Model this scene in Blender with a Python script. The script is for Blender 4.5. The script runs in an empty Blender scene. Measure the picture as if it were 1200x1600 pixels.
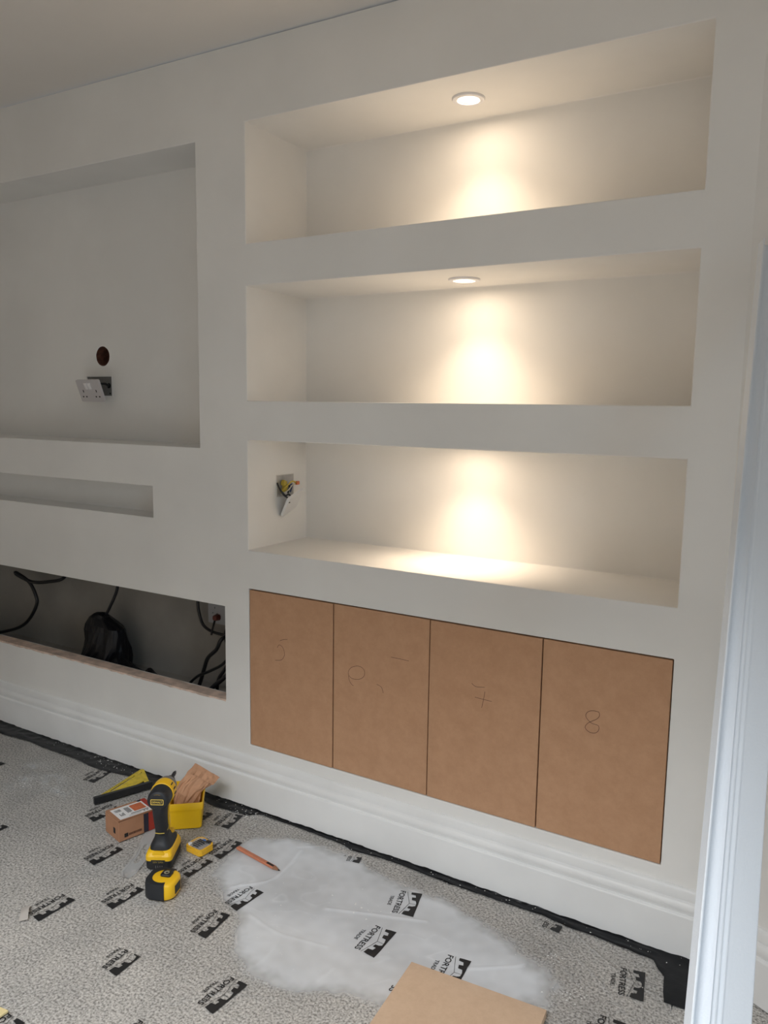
import bpy, bmesh, math, random
from mathutils import Vector, Matrix, noise
random.seed(7)
S = bpy.context.scene
C = S.collection
PI = math.pi

# ------------------------------------------------------------------ camera
cam_d = bpy.data.cameras.new('camera')
cam = bpy.data.objects.new('camera', cam_d)
C.objects.link(cam)
R_, U_, F_ = (.8599, .5103, .0143), (-.0799, .1067, .9911), (-.5042, .8534, -.1325)
_r, _f = Vector(R_).normalized(), Vector(F_).normalized()
_u = _r.cross(_f).normalized(); _r = _f.cross(_u).normalized()
M = Matrix((( _r.x, _u.x, -_f.x, 1.64325), (_r.y, _u.y, -_f.y, -1.92781), (_r.z, _u.z, -_f.z, 1.33196), (0, 0, 0, 1)))
cam.matrix_world = M
cam_d.sensor_fit = 'VERTICAL'
cam_d.sensor_height = 36
cam_d.lens = 1232.18 / 1600 * 36
cam_d.clip_start = .02
S.camera = cam

# ------------------------------------------------------------------ world, light, exposure
W = bpy.data.worlds.new('world'); S.world = W; W.use_nodes = True
W.node_tree.nodes['Background'].inputs[0].default_value = (.62, .72, .85, 1)
W.node_tree.nodes['Background'].inputs[1].default_value = .35


def area(name, loc, rot, sx, sy, power, col):
    d = bpy.data.lights.new(name, 'AREA'); d.shape = 'RECTANGLE'; d.size = sx; d.size_y = sy
    d.energy = power; d.color = col
    o = bpy.data.objects.new(name, d); o.location = loc; o.rotation_euler = rot; C.objects.link(o)
    return o


# daylight from a right-hand glazed door and a rear rooflight, both unseen additions
area('window_daylight', (4.9, -3.0, 2.9), (0, math.radians(50), 0), 3.0, 3.4, 175, (.58, .80, 1.0))
area('added_rooflight_light', (.90, -2.95, 2.62), (0, 0, 0), 2.1, 1.5, 136, (.93, .965, 1.0))
DOWNLIGHT_W = 6.4
GLOW_W = 0.66
S.view_settings.view_transform = 'Standard'
S.view_settings.look = 'None'
S.view_settings.gamma = 1
S.view_settings.use_curve_mapping = False
S.view_settings.exposure = 0.0

# ------------------------------------------------------------------ materials
def lin(r, g, b):
    f = lambda c: ((c / 255 + .055) / 1.055) ** 2.4 if c > 10.3 else c / 255 / 12.92
    return (f(r), f(g), f(b), 1)


def mat(name, col, rough=.5, metal=0., spec=.5, noise_amt=0., noise_scale=8., bump=0., bump_scale=200., col2=None, detail=4, nrough=.5):
    m = bpy.data.materials.new(name); m.use_nodes = True
    nt = m.node_tree; b = nt.nodes['Principled BSDF']
    col = tuple(col) if len(col) == 4 else tuple(col) + (1,)
    b.inputs['Base Color'].default_value = col
    b.inputs['Roughness'].default_value = rough; b.inputs['Metallic'].default_value = metal
    b.inputs['Specular IOR Level'].default_value = spec
    tc = nt.nodes.new('ShaderNodeTexCoord')
    if noise_amt > 0 or col2:
        n = nt.nodes.new('ShaderNodeTexNoise'); n.inputs['Scale'].default_value = noise_scale; n.inputs['Detail'].default_value = detail; n.inputs['Roughness'].default_value = nrough
        nt.links.new(tc.outputs['Object'], n.inputs['Vector'])
        r = nt.nodes.new('ShaderNodeValToRGB')
        c2 = col2 if col2 else tuple(c * (1 - noise_amt) for c in col[:3]) + (1,)
        c2 = tuple(c2) if len(c2) == 4 else tuple(c2) + (1,)
        r.color_ramp.elements[0].position = .38; r.color_ramp.elements[1].position = .62
        r.color_ramp.elements[0].color = c2; r.color_ramp.elements[1].color = col
        nt.links.new(n.outputs['Fac'], r.inputs['Fac']); nt.links.new(r.outputs['Color'], b.inputs['Base Color'])
    if bump > 0:
        n2 = nt.nodes.new('ShaderNodeTexNoise'); n2.inputs['Scale'].default_value = bump_scale; n2.inputs['Detail'].default_value = 3
        nt.links.new(tc.outputs['Object'], n2.inputs['Vector'])
        bp = nt.nodes.new('ShaderNodeBump'); bp.inputs['Strength'].default_value = bump; bp.inputs['Distance'].default_value = .002
        nt.links.new(n2.outputs['Fac'], bp.inputs['Height']); nt.links.new(bp.outputs['Normal'], b.inputs['Normal'])
    return m


def emis(name, col, s):
    m = bpy.data.materials.new(name); m.use_nodes = True
    b = m.node_tree.nodes['Principled BSDF']
    b.inputs['Base Color'].default_value = (.8, .8, .8, 1)
    b.inputs['Emission Color'].default_value = tuple(col) + (1,); b.inputs['Emission Strength'].default_value = s
    return m


PLASTER = mat('mist_coat_plaster', (.86, .845, .815), .75, spec=.3, noise_amt=.055, noise_scale=2.6, bump=.08, bump_scale=90)
WARMBOUNCE = mat('warm_bounce_paint', (.74, .64, .53), .8, spec=.2, noise_amt=.03, noise_scale=2)  # unseen walls tinted warm so the bounced light turns warm
CEIL = mat('ceiling_paint', (.80, .755, .705), .8, spec=.2, noise_amt=.03, noise_scale=1.5)
OLDWALL_SHADE = mat('old_wall_shaded', (.36, .335, .30), .85, noise_amt=.18, noise_scale=4)  # old wall colour darkened to carry the shade inside the void
SKIRT = mat('white_primer', (.86, .86, .85), .45, noise_amt=.07, noise_scale=4)
ARCH = mat('primed_moulding', (.76, .80, .85), .42, bump=.25, bump_scale=260)
MDF = mat('mdf', (.575, .335, .198), .7, spec=.25, col2=(.515, .292, .168), noise_scale=16, detail=9, bump=.1, bump_scale=400, nrough=.78)
MDFLIT = mat('mdf_lit', (.64, .465, .325), .7, spec=.25, col2=(.58, .41, .28), noise_scale=20, detail=9, nrough=.78)  # lit copy of the door board, lightened for the overhead light
MDFE = mat('mdf_edge', (.58, .40, .27), .75)
WHITEP = mat('white_plastic', (.80, .79, .78), .3)
WHITEM = mat('white_bezel', (.80, .79, .80), .35)
GREYP = mat('grey_box_plastic', (.18, .18, .175), .5)
GALV = mat('galvanised_steel', (.55, .54, .53), .45, metal=.6, noise_amt=.2, noise_scale=30)
BLACKC = mat('black_cable', (.012, .012, .014), .4)
BLACKP = mat('black_plastic', (.014, .015, .017), .42)
RUBBER = mat('black_rubber', (.016, .018, .022), .5, bump=.1)
BAGM = mat('black_bag_film', (.006, .006, .008), .38, spec=.3)
STRIPM = mat('black_polythene', (.004, .0045, .006), .28, spec=.22, bump=.4, bump_scale=40)
YEL = mat('tool_yellow', (.90, .53, .012), .4)
YELP = mat('tub_yellow', (.93, .56, .010), .35)
YELB = mat('case_yellow', (.90, .50, .03), .4)
YELS = mat('square_yellow', (.74, .55, .03), .5, noise_amt=.2, noise_scale=60)
GREYM = mat('tool_grey', (.20, .19, .19), .4, metal=.3)
STEEL = mat('dark_steel', (.09, .09, .10), .3, metal=.9)
CARD = mat('cardboard', (.42, .21, .115), .8, noise_amt=.08, noise_scale=25)
CARDD = mat('box_red_print', (.36, .035, .02), .7)
CARDN = mat('box_navy_print', (.018, .018, .035), .7)
PAPER = mat('label_paper', (.78, .77, .76), .6)
ORANGE = mat('label_orange', (.62, .16, .06), .6, noise_amt=.15, noise_scale=80)
INK = mat('black_ink', (.012, .012, .013), .6)
BROWNINK = mat('brown_ink', (.12, .05, .025), .7)
KRAFT = mat('kraft_paper', (.62, .335, .19), .75, noise_amt=.12, noise_scale=18)
PENC = mat('pencil_red', (.58, .21, .115), .5, noise_amt=.1, noise_scale=60)
WOODE = mat('raw_wood', (.80, .62, .51), .8, noise_amt=.3, noise_scale=25)
BRICK = mat('brick_core', (.15, .055, .03), .9, noise_amt=.4, noise_scale=60, bump=.6, bump_scale=120)
PENCILM = mat('pencil_line', (.13, .06, .035), .7)
REDP = mat('red_plug', (.16, .03, .02), .5)
WIREY = mat('earth_sleeve', (.50, .38, .05), .5)
WIREB = mat('brown_wire', (.10, .035, .015), .5)
WIREBL = mat('blue_wire', (.03, .06, .17), .5)
WIREO = mat('orange_connector', (.55, .13, .03), .4)
LENS = emis('lamp_lens', (1.0, .86, .66), 3.2)
CRUMB = mat('plaster_crumbs', (.78, .77, .74), .8)
HOLESHADE = mat('hole_shade', (.01, .01, .01), .9)  # near-black colour painted in for the shade inside holes


def carpet_mat():
    m = bpy.data.materials.new('carpet'); m.use_nodes = True; nt = m.node_tree; b = nt.nodes['Principled BSDF']
    tc = nt.nodes.new('ShaderNodeTexCoord')
    n = nt.nodes.new('ShaderNodeTexNoise'); n.inputs['Scale'].default_value = 165; n.inputs['Detail'].default_value = 3; n.inputs['Roughness'].default_value = .65
    n2 = nt.nodes.new('ShaderNodeTexNoise'); n2.inputs['Scale'].default_value = 7; n2.inputs['Detail'].default_value = 4
    n3 = nt.nodes.new('ShaderNodeTexNoise'); n3.inputs['Scale'].default_value = 120; n3.inputs['Detail'].default_value = 2
    for q in (n, n2, n3): nt.links.new(tc.outputs['Object'], q.inputs['Vector'])
    r = nt.nodes.new('ShaderNodeValToRGB')
    e = r.color_ramp.elements
    e[0].position = .35; e[0].color = (.19, .182, .17, 1); e[1].position = .66; e[1].color = (.72, .70, .675, 1)
    k = e.new(.5); k.color = (.49, .472, .448, 1)
    nt.links.new(n.outputs['Fac'], r.inputs['Fac'])
    r2 = nt.nodes.new('ShaderNodeValToRGB'); r2.color_ramp.elements[0].position = .3; r2.color_ramp.elements[1].position = .7
    r2.color_ramp.elements[0].color = (.86, .86, .85, 1); r2.color_ramp.elements[1].color = (1.06, 1.05, 1.03, 1)
    nt.links.new(n2.outputs['Fac'], r2.inputs['Fac'])
    mx = nt.nodes.new('ShaderNodeMixRGB'); mx.blend_type = 'MULTIPLY'; mx.inputs[0].default_value = 1
    nt.links.new(r.outputs['Color'], mx.inputs[1]); nt.links.new(r2.outputs['Color'], mx.inputs[2])
    nt.links.new(mx.outputs['Color'], b.inputs['Base Color'])
    b.inputs['Roughness'].default_value = .95; b.inputs['Specular IOR Level'].default_value = .1
    bp = nt.nodes.new('ShaderNodeBump'); bp.inputs['Strength'].default_value = .8; bp.inputs['Distance'].default_value = .004
    nt.links.new(n3.outputs['Fac'], bp.inputs['Height']); nt.links.new(bp.outputs['Normal'], b.inputs['Normal'])
    return m


def film_mat(name, base, attr=True):
    m = bpy.data.materials.new(name); m.use_nodes = True; nt = m.node_tree
    for q in list(nt.nodes):
        if q.type != 'OUTPUT_MATERIAL': nt.nodes.remove(q)
    out = [q for q in nt.nodes if q.type == 'OUTPUT_MATERIAL'][0]
    tr = nt.nodes.new('ShaderNodeBsdfTransparent')
    gl = nt.nodes.new('ShaderNodeBsdfGlossy'); gl.inputs['Roughness'].default_value = .22; gl.inputs['Color'].default_value = (1, 1, 1, 1)
    lw = nt.nodes.new('ShaderNodeLayerWeight'); lw.inputs['Blend'].default_value = .18
    m1 = nt.nodes.new('ShaderNodeMixShader')
    nt.links.new(lw.outputs['Fresnel'], m1.inputs[0]); nt.links.new(tr.outputs[0], m1.inputs[1]); nt.links.new(gl.outputs[0], m1.inputs[2])
    p = nt.nodes.new('ShaderNodeBsdfPrincipled'); p.inputs['Base Color'].default_value = (.84, .87, .90, 1); p.inputs['Roughness'].default_value = .38
    m2 = nt.nodes.new('ShaderNodeMixShader')
    if attr:
        at = nt.nodes.new('ShaderNodeAttribute'); at.attribute_name = 'milk'
        nt.links.new(at.outputs['Fac'], m2.inputs[0])
    else:
        m2.inputs[0].default_value = base
    nt.links.new(m1.outputs[0], m2.inputs[1]); nt.links.new(p.outputs[0], m2.inputs[2])
    nt.links.new(m2.outputs[0], out.inputs[0])
    return m


CARPET = carpet_mat()
FILM = film_mat('protective_film', 0)
SCRAPF = film_mat('clear_scrap', .30, False)
CLEARLID = film_mat('clear_lid', .10, False)


def glass_mat():
    m = film_mat('window_glass', .0, False)
    return m


# ------------------------------------------------------------------ helpers
def link(name, me, m, parent=None, smooth=False):
    o = bpy.data.objects.new(name, me)
    if m is not None:
        for k in (m if isinstance(m, (list, tuple)) else [m]): me.materials.append(k)
    C.objects.link(o)
    if parent is not None: o.parent = parent
    if smooth:
        for p in me.polygons: p.use_smooth = True
    return o


def obj(name, bm, m, parent=None, smooth=False, bevel=0., seg=2, angle=35):
    me = bpy.data.meshes.new(name); bm.normal_update(); bm.to_mesh(me); bm.free()
    o = link(name, me, m, parent, smooth)
    if bevel > 0:
        b = o.modifiers.new('b', 'BEVEL'); b.width = bevel; b.segments = seg; b.limit_method = 'ANGLE'; b.angle_limit = math.radians(angle)
        if smooth:
            b.harden_normals = False
    if smooth:
        me.set_sharp_from_angle(angle=math.radians(40))
    return o


def tag(o, label, cat, group=None, kind=None):
    o['label'] = label; o['category'] = cat
    if group: o['group'] = group
    if kind: o['kind'] = kind
    return o


def struct(o):
    o['kind'] = 'structure'; return o


def thing(name, label, cat, loc=(0, 0, 0), rz=0., group=None, rot=None):
    o = bpy.data.objects.new(name, None); C.objects.link(o); o.location = loc
    o.rotation_euler = rot if rot else (0, 0, rz); o.empty_display_size = .05
    return tag(o, label, cat, group)


def bx(bm, x0, x1, y0, y1, z0, z1, mi=0):
    v = [bm.verts.new(p) for p in ((x0, y0, z0), (x1, y0, z0), (x1, y1, z0), (x0, y1, z0), (x0, y0, z1), (x1, y0, z1), (x1, y1, z1), (x0, y1, z1))]
    for q in ((3, 2, 1, 0), (4, 5, 6, 7), (0, 1, 5, 4), (1, 2, 6, 5), (2, 3, 7, 6), (3, 0, 4, 7)):
        f = bm.faces.new([v[i] for i in q]); f.material_index = mi
    return v


def loft(bm, rings, cap=True, mi=0, closed=True):
    rv = [[bm.verts.new(p) for p in r] for r in rings]
    n = len(rv[0])
    for a, b in zip(rv, rv[1:]):
        for i in range(n if closed else n - 1):
            f = bm.faces.new((a[i], a[(i + 1) % n], b[(i + 1) % n], b[i])); f.material_index = mi
    if cap:
        f = bm.faces.new(rv[0][::-1]); f.material_index = mi
        f = bm.faces.new(rv[-1]); f.material_index = mi
    return rv


def lathe(bm, prof, axis='z', n=32, c=(0, 0, 0), mi=0, cap=True):
    rings = []
    for r, h in prof:
        ring = []
        for i in range(n):
            a = 2 * PI * i / n
            p = (r * math.cos(a), r * math.sin(a), h)
            if axis == 'x': p = (h, r * math.cos(a), r * math.sin(a))
            if axis == 'y': p = (r * math.cos(a), h, -r * math.sin(a))
            ring.append((p[0] + c[0], p[1] + c[1], p[2] + c[2]))
        rings.append(ring)
    loft(bm, rings, cap, mi)


def spline(pts, k=6):
    P = [Vector(p) for p in pts]; out = []
    for i in range(len(P) - 1):
        p0 = P[max(i - 1, 0)]; p1 = P[i]; p2 = P[i + 1]; p3 = P[min(i + 2, len(P) - 1)]
        for j in range(k):
            t = j / k
            out.append(.5 * ((2 * p1) + (p2 - p0) * t + (2 * p0 - 5 * p1 + 4 * p2 - p3) * t * t + (3 * p1 - p0 - 3 * p2 + p3) * t ** 3))
    out.append(P[-1]); return out


def tube(bm, pts, r, n=10, k=6, mi=0, rfun=None):
    P = spline(pts, k) if k > 1 else [Vector(p) for p in pts]
    rings = []; up = Vector((.13, .27, .95)).normalized()
    for i, p in enumerate(P):
        t = (P[min(i + 1, len(P) - 1)] - P[max(i - 1, 0)]).normalized()
        a = t.cross(up); a = a.normalized() if a.length > 1e-4 else t.orthogonal().normalized()
        b = t.cross(a).normalized(); up = b * -1 if b.dot(up) < 0 else b
        rr = rfun(i / (len(P) - 1)) if rfun else r
        rings.append([p + a * rr * math.cos(2 * PI * j / n) + b * rr * math.sin(2 * PI * j / n) for j in range(n)])
    loft(bm, rings, True, mi)


def prism(bm, pts2, f0, f1, mi=0):
    """polygon pts2 swept between the two placements f0 and f1 (2d -> 3d)"""
    a = [bm.verts.new(f0(p)) for p in pts2]; b = [bm.verts.new(f1(p)) for p in pts2]; n = len(a)
    fs = [bm.faces.new(a[::-1]), bm.faces.new(b)]
    for i in range(n): fs.append(bm.faces.new((a[i], a[(i + 1) % n], b[(i + 1) % n], b[i])))
    for f in fs: f.material_index = mi


def rrect(w, h, r, n=5, cx=0, cy=0):
    out = []
    for sx, sy, a0 in ((1, -1, -90), (1, 1, 0), (-1, 1, 90), (-1, -1, 180)):
        for i in range(n + 1):
            a = math.radians(a0 + 90 * i / n)
            out.append((cx + sx * (w / 2 - r) + r * math.cos(a), cy + sy * (h / 2 - r) + r * math.sin(a)))
    return out


def circle2(cx, cy, r, n=24):
    return [(cx + r * math.cos(2 * PI * i / n), cy + r * math.sin(2 * PI * i / n)) for i in range(n)]


def curve_mesh(cu):
    o = bpy.data.objects.new('tmp', cu); C.objects.link(o)
    bpy.context.view_layer.update()
    dg = bpy.context.evaluated_depsgraph_get()
    me = bpy.data.meshes.new_from_object(o.evaluated_get(dg))
    bpy.data.objects.remove(o); bpy.data.curves.remove(cu)
    me.materials.clear()
    return me


def fill2d(outlines, thick=0.):
    """flat shape with holes (even-odd), z from 0 to thick"""
    cu = bpy.data.curves.new('tmp', 'CURVE'); cu.dimensions = '2D'; cu.fill_mode = 'BOTH'; cu.extrude = thick / 2
    for pts in outlines:
        s = cu.splines.new('POLY'); s.points.add(len(pts) - 1); s.use_cyclic_u = True
        for q, p in zip(s.points, pts): q.co = (p[0], p[1], 0, 1)
    me = curve_mesh(cu)
    if thick:
        me.transform(Matrix.Translation((0, 0, thick / 2)))
    return me


def text2d(body, width=None, height=None, bold=.012, align='CENTER'):
    cu = bpy.data.curves.new('tmp', 'FONT'); cu.body = body; cu.size = 1; cu.offset = bold; cu.align_x = 'LEFT'; cu.resolution_u = 3
    me = curve_mesh(cu)
    xs = [v.co.x for v in me.vertices]; ys = [v.co.y for v in me.vertices]
    x0, x1, y0, y1 = min(xs), max(xs), min(ys), max(ys)
    sx = width / (x1 - x0) if width else None; sy = height / (y1 - y0) if height else None
    sx = sx or sy; sy = sy or sx
    for v in me.vertices: v.co = ((v.co.x - x0) * sx, (v.co.y - y0) * sy, 0)
    return me


def place(me, fn):
    for v in me.vertices: v.co = fn(v.co)
    return me


def join_meshes(mes):
    bm = bmesh.new()
    for m in mes: bm.from_mesh(m)
    me = bpy.data.meshes.new('joined'); bm.to_mesh(me); bm.free()
    return me


def ribbon(bm, pts, w, f, lift=0., mi=0):
    """thin flat drawn stroke in a plane, f maps 2d to 3d"""
    P = [Vector((p[0], p[1], 0)) for p in pts]; L = []
    for i, p in enumerate(P):
        t = (P[min(i + 1, len(P) - 1)] - P[max(i - 1, 0)]).normalized(); nrm = Vector((-t.y, t.x, 0)) * w / 2
        L.append((bm.verts.new(f((p + nrm)[:2])), bm.verts.new(f((p - nrm)[:2]))))
    for a, b in zip(L, L[1:]): bm.faces.new((a[0], a[1], b[1], b[0])).material_index = mi


# ------------------------------------------------------------------ setting
NW = 1.3166
XL, XR, YB, ZC = -3.4, 3.4, -4.5, 2.4
CX, SPL = 1.421, (.82, -.42)             # corner of the main wall, direction of the splayed bay wall
SPY = SPL[1] / SPL[0] * (XR - CX)
ceil_z = lambda x: 2.4 - .0100 * (x + .10)
HOLES = dict(n1=(0, NW, 1.8196, 2.1725, .3106), n2=(0, NW, 1.3433, 1.6934, .3106), n3=(0, NW, .868, 1.2209, .3106),
             cup=(0, NW, .2121, .7418, .30), tv=(-1.93, -.2031, 1.1888, 2.144, .194), slot=(-1.72, -.4276, .9382, 1.0477, .107),
             low=(-1.93, -.1036, .345, .6684, .055))


def wall_back():
    bm = bmesh.new()
    xs = sorted({XL, CX} | {h[0] for h in HOLES.values()} | {h[1] for h in HOLES.values()})
    zs = sorted({0., ZC} | {h[2] for h in HOLES.values()} | {h[3] for h in HOLES.values()})
    V = {}
    def v(x, y, z):
        zz = ceil_z(x) - .005 if z == ZC else z
        k = (round(x, 5), round(y, 5), round(zz, 5))
        if k not in V: V[k] = bm.verts.new((x, y, zz))
        return V[k]
    for a, b in zip(xs, xs[1:]):
        for c, d in zip(zs, zs[1:]):
            mx, mz = (a + b) / 2, (c + d) / 2
            if any(h[0] < mx < h[1] and h[2] < mz < h[3] for h in HOLES.values()): continue
            bm.faces.new((v(a, 0, c), v(b, 0, c), v(b, 0, d), v(a, 0, d)))
    for n, (x0, x1, z0, z1, D) in HOLES.items():
        X = [x for x in xs if x0 <= x <= x1]; Z = [z for z in zs if z0 <= z <= z1]
        for a, b in zip(X, X[1:]):
            bm.faces.new((v(a, 0, z0), v(a, D, z0), v(b, D, z0), v(b, 0, z0)))
            bm.faces.new((v(a, 0, z1), v(b, 0, z1), v(b, D, z1), v(a, D, z1)))
        for a, b in zip(Z, Z[1:]):
            bm.faces.new((v(x0, 0, a), v(x0, 0, b), v(x0, D, b), v(x0, D, a)))
            bm.faces.new((v(x1, 0, a), v(x1, D, a), v(x1, D, b), v(x1, 0, b)))
        if n == 'n3':
            pass
        if n == 'tv':
            cx, cz, R, q = -.8893, 1.5102, .0378, .06
            for (a, b, c, d) in ((x0, cx - q, z0, z1), (cx + q, x1, z0, z1), (cx - q, cx + q, z0, cz - q), (cx - q, cx + q, cz + q, z1)):
                bm.faces.new([bm.verts.new(p) for p in ((a, D, c), (b, D, c), (b, D, d), (a, D, d))])
            N = 32; ci = []; sq = []; ce = []
            for i in range(N):
                a = 2 * PI * i / N; c_, s_ = math.cos(a), math.sin(a); k = q / max(abs(c_), abs(s_))
                rr = R * (1 + .03 * noise.noise((c_ * 3, s_ * 3, 1)))
                ci.append(bm.verts.new((cx + rr * c_, D, cz + rr * s_))); sq.append(bm.verts.new((cx + k * c_, D, cz + k * s_)))
            for i in range(N): bm.faces.new((ci[i], ci[(i + 1) % N], sq[(i + 1) % N], sq[i]))
        elif n == 'low':
            pass
        else:
            X2, Z2 = X, Z
            for a, b in zip(X2, X2[1:]):
                for c, d in zip(Z2, Z2[1:]):
                    bm.faces.new((v(a, D, c), v(b, D, c), v(b, D, d), v(a, D, d)))
    bmesh.ops.recalc_face_normals(bm, faces=bm.faces[:])
    o = struct(obj('wall_back', bm, PLASTER, None, False, .0025, 2, 50))
    # void behind the low opening
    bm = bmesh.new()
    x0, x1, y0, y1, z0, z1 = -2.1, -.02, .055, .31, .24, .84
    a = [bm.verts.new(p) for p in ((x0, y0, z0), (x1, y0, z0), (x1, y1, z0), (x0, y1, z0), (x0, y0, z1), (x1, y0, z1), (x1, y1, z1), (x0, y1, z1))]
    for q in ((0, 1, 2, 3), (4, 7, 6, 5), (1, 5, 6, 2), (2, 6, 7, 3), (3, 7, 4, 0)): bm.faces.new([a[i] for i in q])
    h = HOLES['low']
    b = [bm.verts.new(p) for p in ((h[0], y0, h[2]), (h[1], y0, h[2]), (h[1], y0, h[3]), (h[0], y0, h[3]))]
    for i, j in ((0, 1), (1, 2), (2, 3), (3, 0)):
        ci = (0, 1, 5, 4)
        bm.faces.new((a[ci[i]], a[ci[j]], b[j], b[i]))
    obj('void_lining', bm, OLDWALL_SHADE, o)
    # raw timber edge along the foot of the opening
    bm = bmesh.new(); n = 120; top = []; 
    for i in range(n + 1):
        x = h[0] + (h[1] - h[0]) * i / n
        yb = .050 + .004 * noise.noise((x * 9, 0, 0)); zt = .3462 + .0015 * noise.noise((x * 14, 3, 0))
        zl = .3462 - .0055 - .005 * abs(noise.noise((x * 7, 5, 0))) - .004 * noise.noise((x * 40, 9, 0))
        top.append([bm.verts.new(p) for p in ((x, yb, zt), (x, -.0012, zt), (x, -.0012, zl), (x, .004, zl))])
    for p, q in zip(top, top[1:]):
        for i in range(3): bm.faces.new((p[i], q[i], q[i + 1], p[i + 1]))
    bm.faces.new(top[0]); bm.faces.new(top[-1][::-1])
    obj('raw_timber_edge', bm, WOODE, o)
    # drilled hole
    bm = bmesh.new()
    lathe(bm, [(.0375, .194), (.036, .215), (.0372, .24), (.035, .30)], 'y', 32, (-.8893, 0, 1.5102), 0, False)
    bmesh.ops.reverse_faces(bm, faces=bm.faces[:])
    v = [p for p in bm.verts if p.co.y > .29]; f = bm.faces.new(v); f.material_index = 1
    obj('drilled_hole', bm, [BRICK, HOLESHADE], o)
    return o


WB = wall_back()


def plane(name, pts, m):
    bm = bmesh.new(); bm.faces.new([bm.verts.new(p) for p in pts]); return struct(obj(name, bm, m))


def slab(name, x0, x1, y0, y1, z0, z1, m):
    bm = bmesh.new(); bx(bm, x0, x1, y0, y1, z0, z1); return struct(obj(name, bm, m))


slab('floor', XL, XR, YB, .02, -.05, 0, CARPET)
RL = (-.15, 1.95, -3.7, -2.2)                # opening of the rooflight added for light from above
bm = bmesh.new(); _x = [XL, RL[0], RL[1], XR]; _y = [YB, RL[2], RL[3], .3]; _z = lambda x: 2.4 - .0100 * (x + .10)
for i in range(3):
    for j in range(3):
        if i == 1 and j == 1: continue
        bm.faces.new([bm.verts.new((p, q, _z(p))) for p, q in ((_x[i], _y[j]), (_x[i], _y[j + 1]), (_x[i + 1], _y[j + 1]), (_x[i + 1], _y[j]))])
_c = [(RL[0], RL[2]), (RL[1], RL[2]), (RL[1], RL[3]), (RL[0], RL[3])]
for i in range(4):
    p, q = _c[i], _c[(i + 1) % 4]
    bm.faces.new([bm.verts.new(t) for t in ((p[0], p[1], _z(p[0])), (q[0], q[1], _z(q[0])), (q[0], q[1], 2.58), (p[0], p[1], 2.58))])
bmesh.ops.remove_doubles(bm, verts=bm.verts[:], dist=1e-5)
struct(obj('ceiling', bm, CEIL))
plane('wall_left', [(XL, YB, 0), (XL, 0, 0), (XL, 0, 2.5), (XL, YB, 2.5)], WARMBOUNCE)
# rear wall and right wall with window openings
def holed(name, axis, pos, a0, a1, z1, ha0, ha1, hz0, hz1):
    bm = bmesh.new()
    f = (lambda a, z, t: (pos + t, a, z)) if axis == 'x' else (lambda a, z, t: (a, pos - t, z))
    A = [a0, ha0, ha1, a1]; Z = [0, hz0, hz1, z1]
    for i in range(3):
        for j in range(3):
            if i == 1 and j == 1: continue
            bm.faces.new([bm.verts.new(f(p, q, 0)) for p, q in ((A[i], Z[j]), (A[i + 1], Z[j]), (A[i + 1], Z[j + 1]), (A[i], Z[j + 1]))])
    c = [(ha0, hz0), (ha1, hz0), (ha1, hz1), (ha0, hz1)]
    for i in range(4):
        p, q = c[i], c[(i + 1) % 4]
        bm.faces.new([bm.verts.new(f(*s)) for s in ((p[0], p[1], 0), (q[0], q[1], 0), (q[0], q[1], .08), (p[0], p[1], .08))])
    bmesh.ops.remove_doubles(bm, verts=bm.verts[:], dist=1e-5)
    o = struct(obj(name, bm, WARMBOUNCE))
    return f, c


def window(name, f, c):
    (a0, z0), (a1, z1) = c[0], c[2]
    r = bpy.data.objects.new(name, None); C.objects.link(r); struct(r)
    bm = bmesh.new()
    def bar(p0, p1, q0, q1):
        pts = [f(p, q, t) for t in (.03, .07) for p, q in ((p0, q0), (p1, q0), (p1, q1), (p0, q1))]
        vv = [bm.verts.new(p) for p in pts]
        for q in ((3, 2, 1, 0), (4, 5, 6, 7), (0, 1, 5, 4), (1, 2, 6, 5), (2, 3, 7, 6), (3, 0, 4, 7)): bm.faces.new([vv[i] for i in q])
    w = .05; am = (a0 + a1) / 2
    bar(a0, a0 + w, z0, z1); bar(a1 - w, a1, z0, z1); bar(a0 + w, a1 - w, z0, z0 + w); bar(a0 + w, a1 - w, z1 - w, z1); bar(am - w / 2, am + w / 2, z0 + w, z1 - w)
    obj('window_frame', bm, SKIRT, r)
    bm = bmesh.new()
    for p0, p1 in ((a0 + w, am - w / 2), (am + w / 2, a1 - w)):
        bm.faces.new([bm.verts.new(f(p, q, .05)) for p, q in ((p0, z0 + w), (p1, z0 + w), (p1, z1 - w), (p0, z1 - w))])
    obj('pane', bm, glass_mat(), r)


f, c = holed('wall_right', 'x', XR, YB, SPY, 2.5, -4.28, -1.82, .06, 2.12); window('window_1', f, c)
window('added_rooflight', lambda a, q, t: (a, q, 2.50 + t), [(RL[0], RL[2]), None, (RL[1], RL[3])])  # rooflight added out of view to light the room from above
plane('wall_front', [(XL, YB, 0), (XR, YB, 0), (XR, YB, 2.5), (XL, YB, 2.5)], WARMBOUNCE)
bm = bmesh.new()
bm.faces.new([bm.verts.new(p) for p in ((CX, 0, 0), (XR, SPY, 0), (XR, SPY, 2.5), (CX, 0, 2.5))])
struct(obj('wall_bay', bm, PLASTER))

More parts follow.
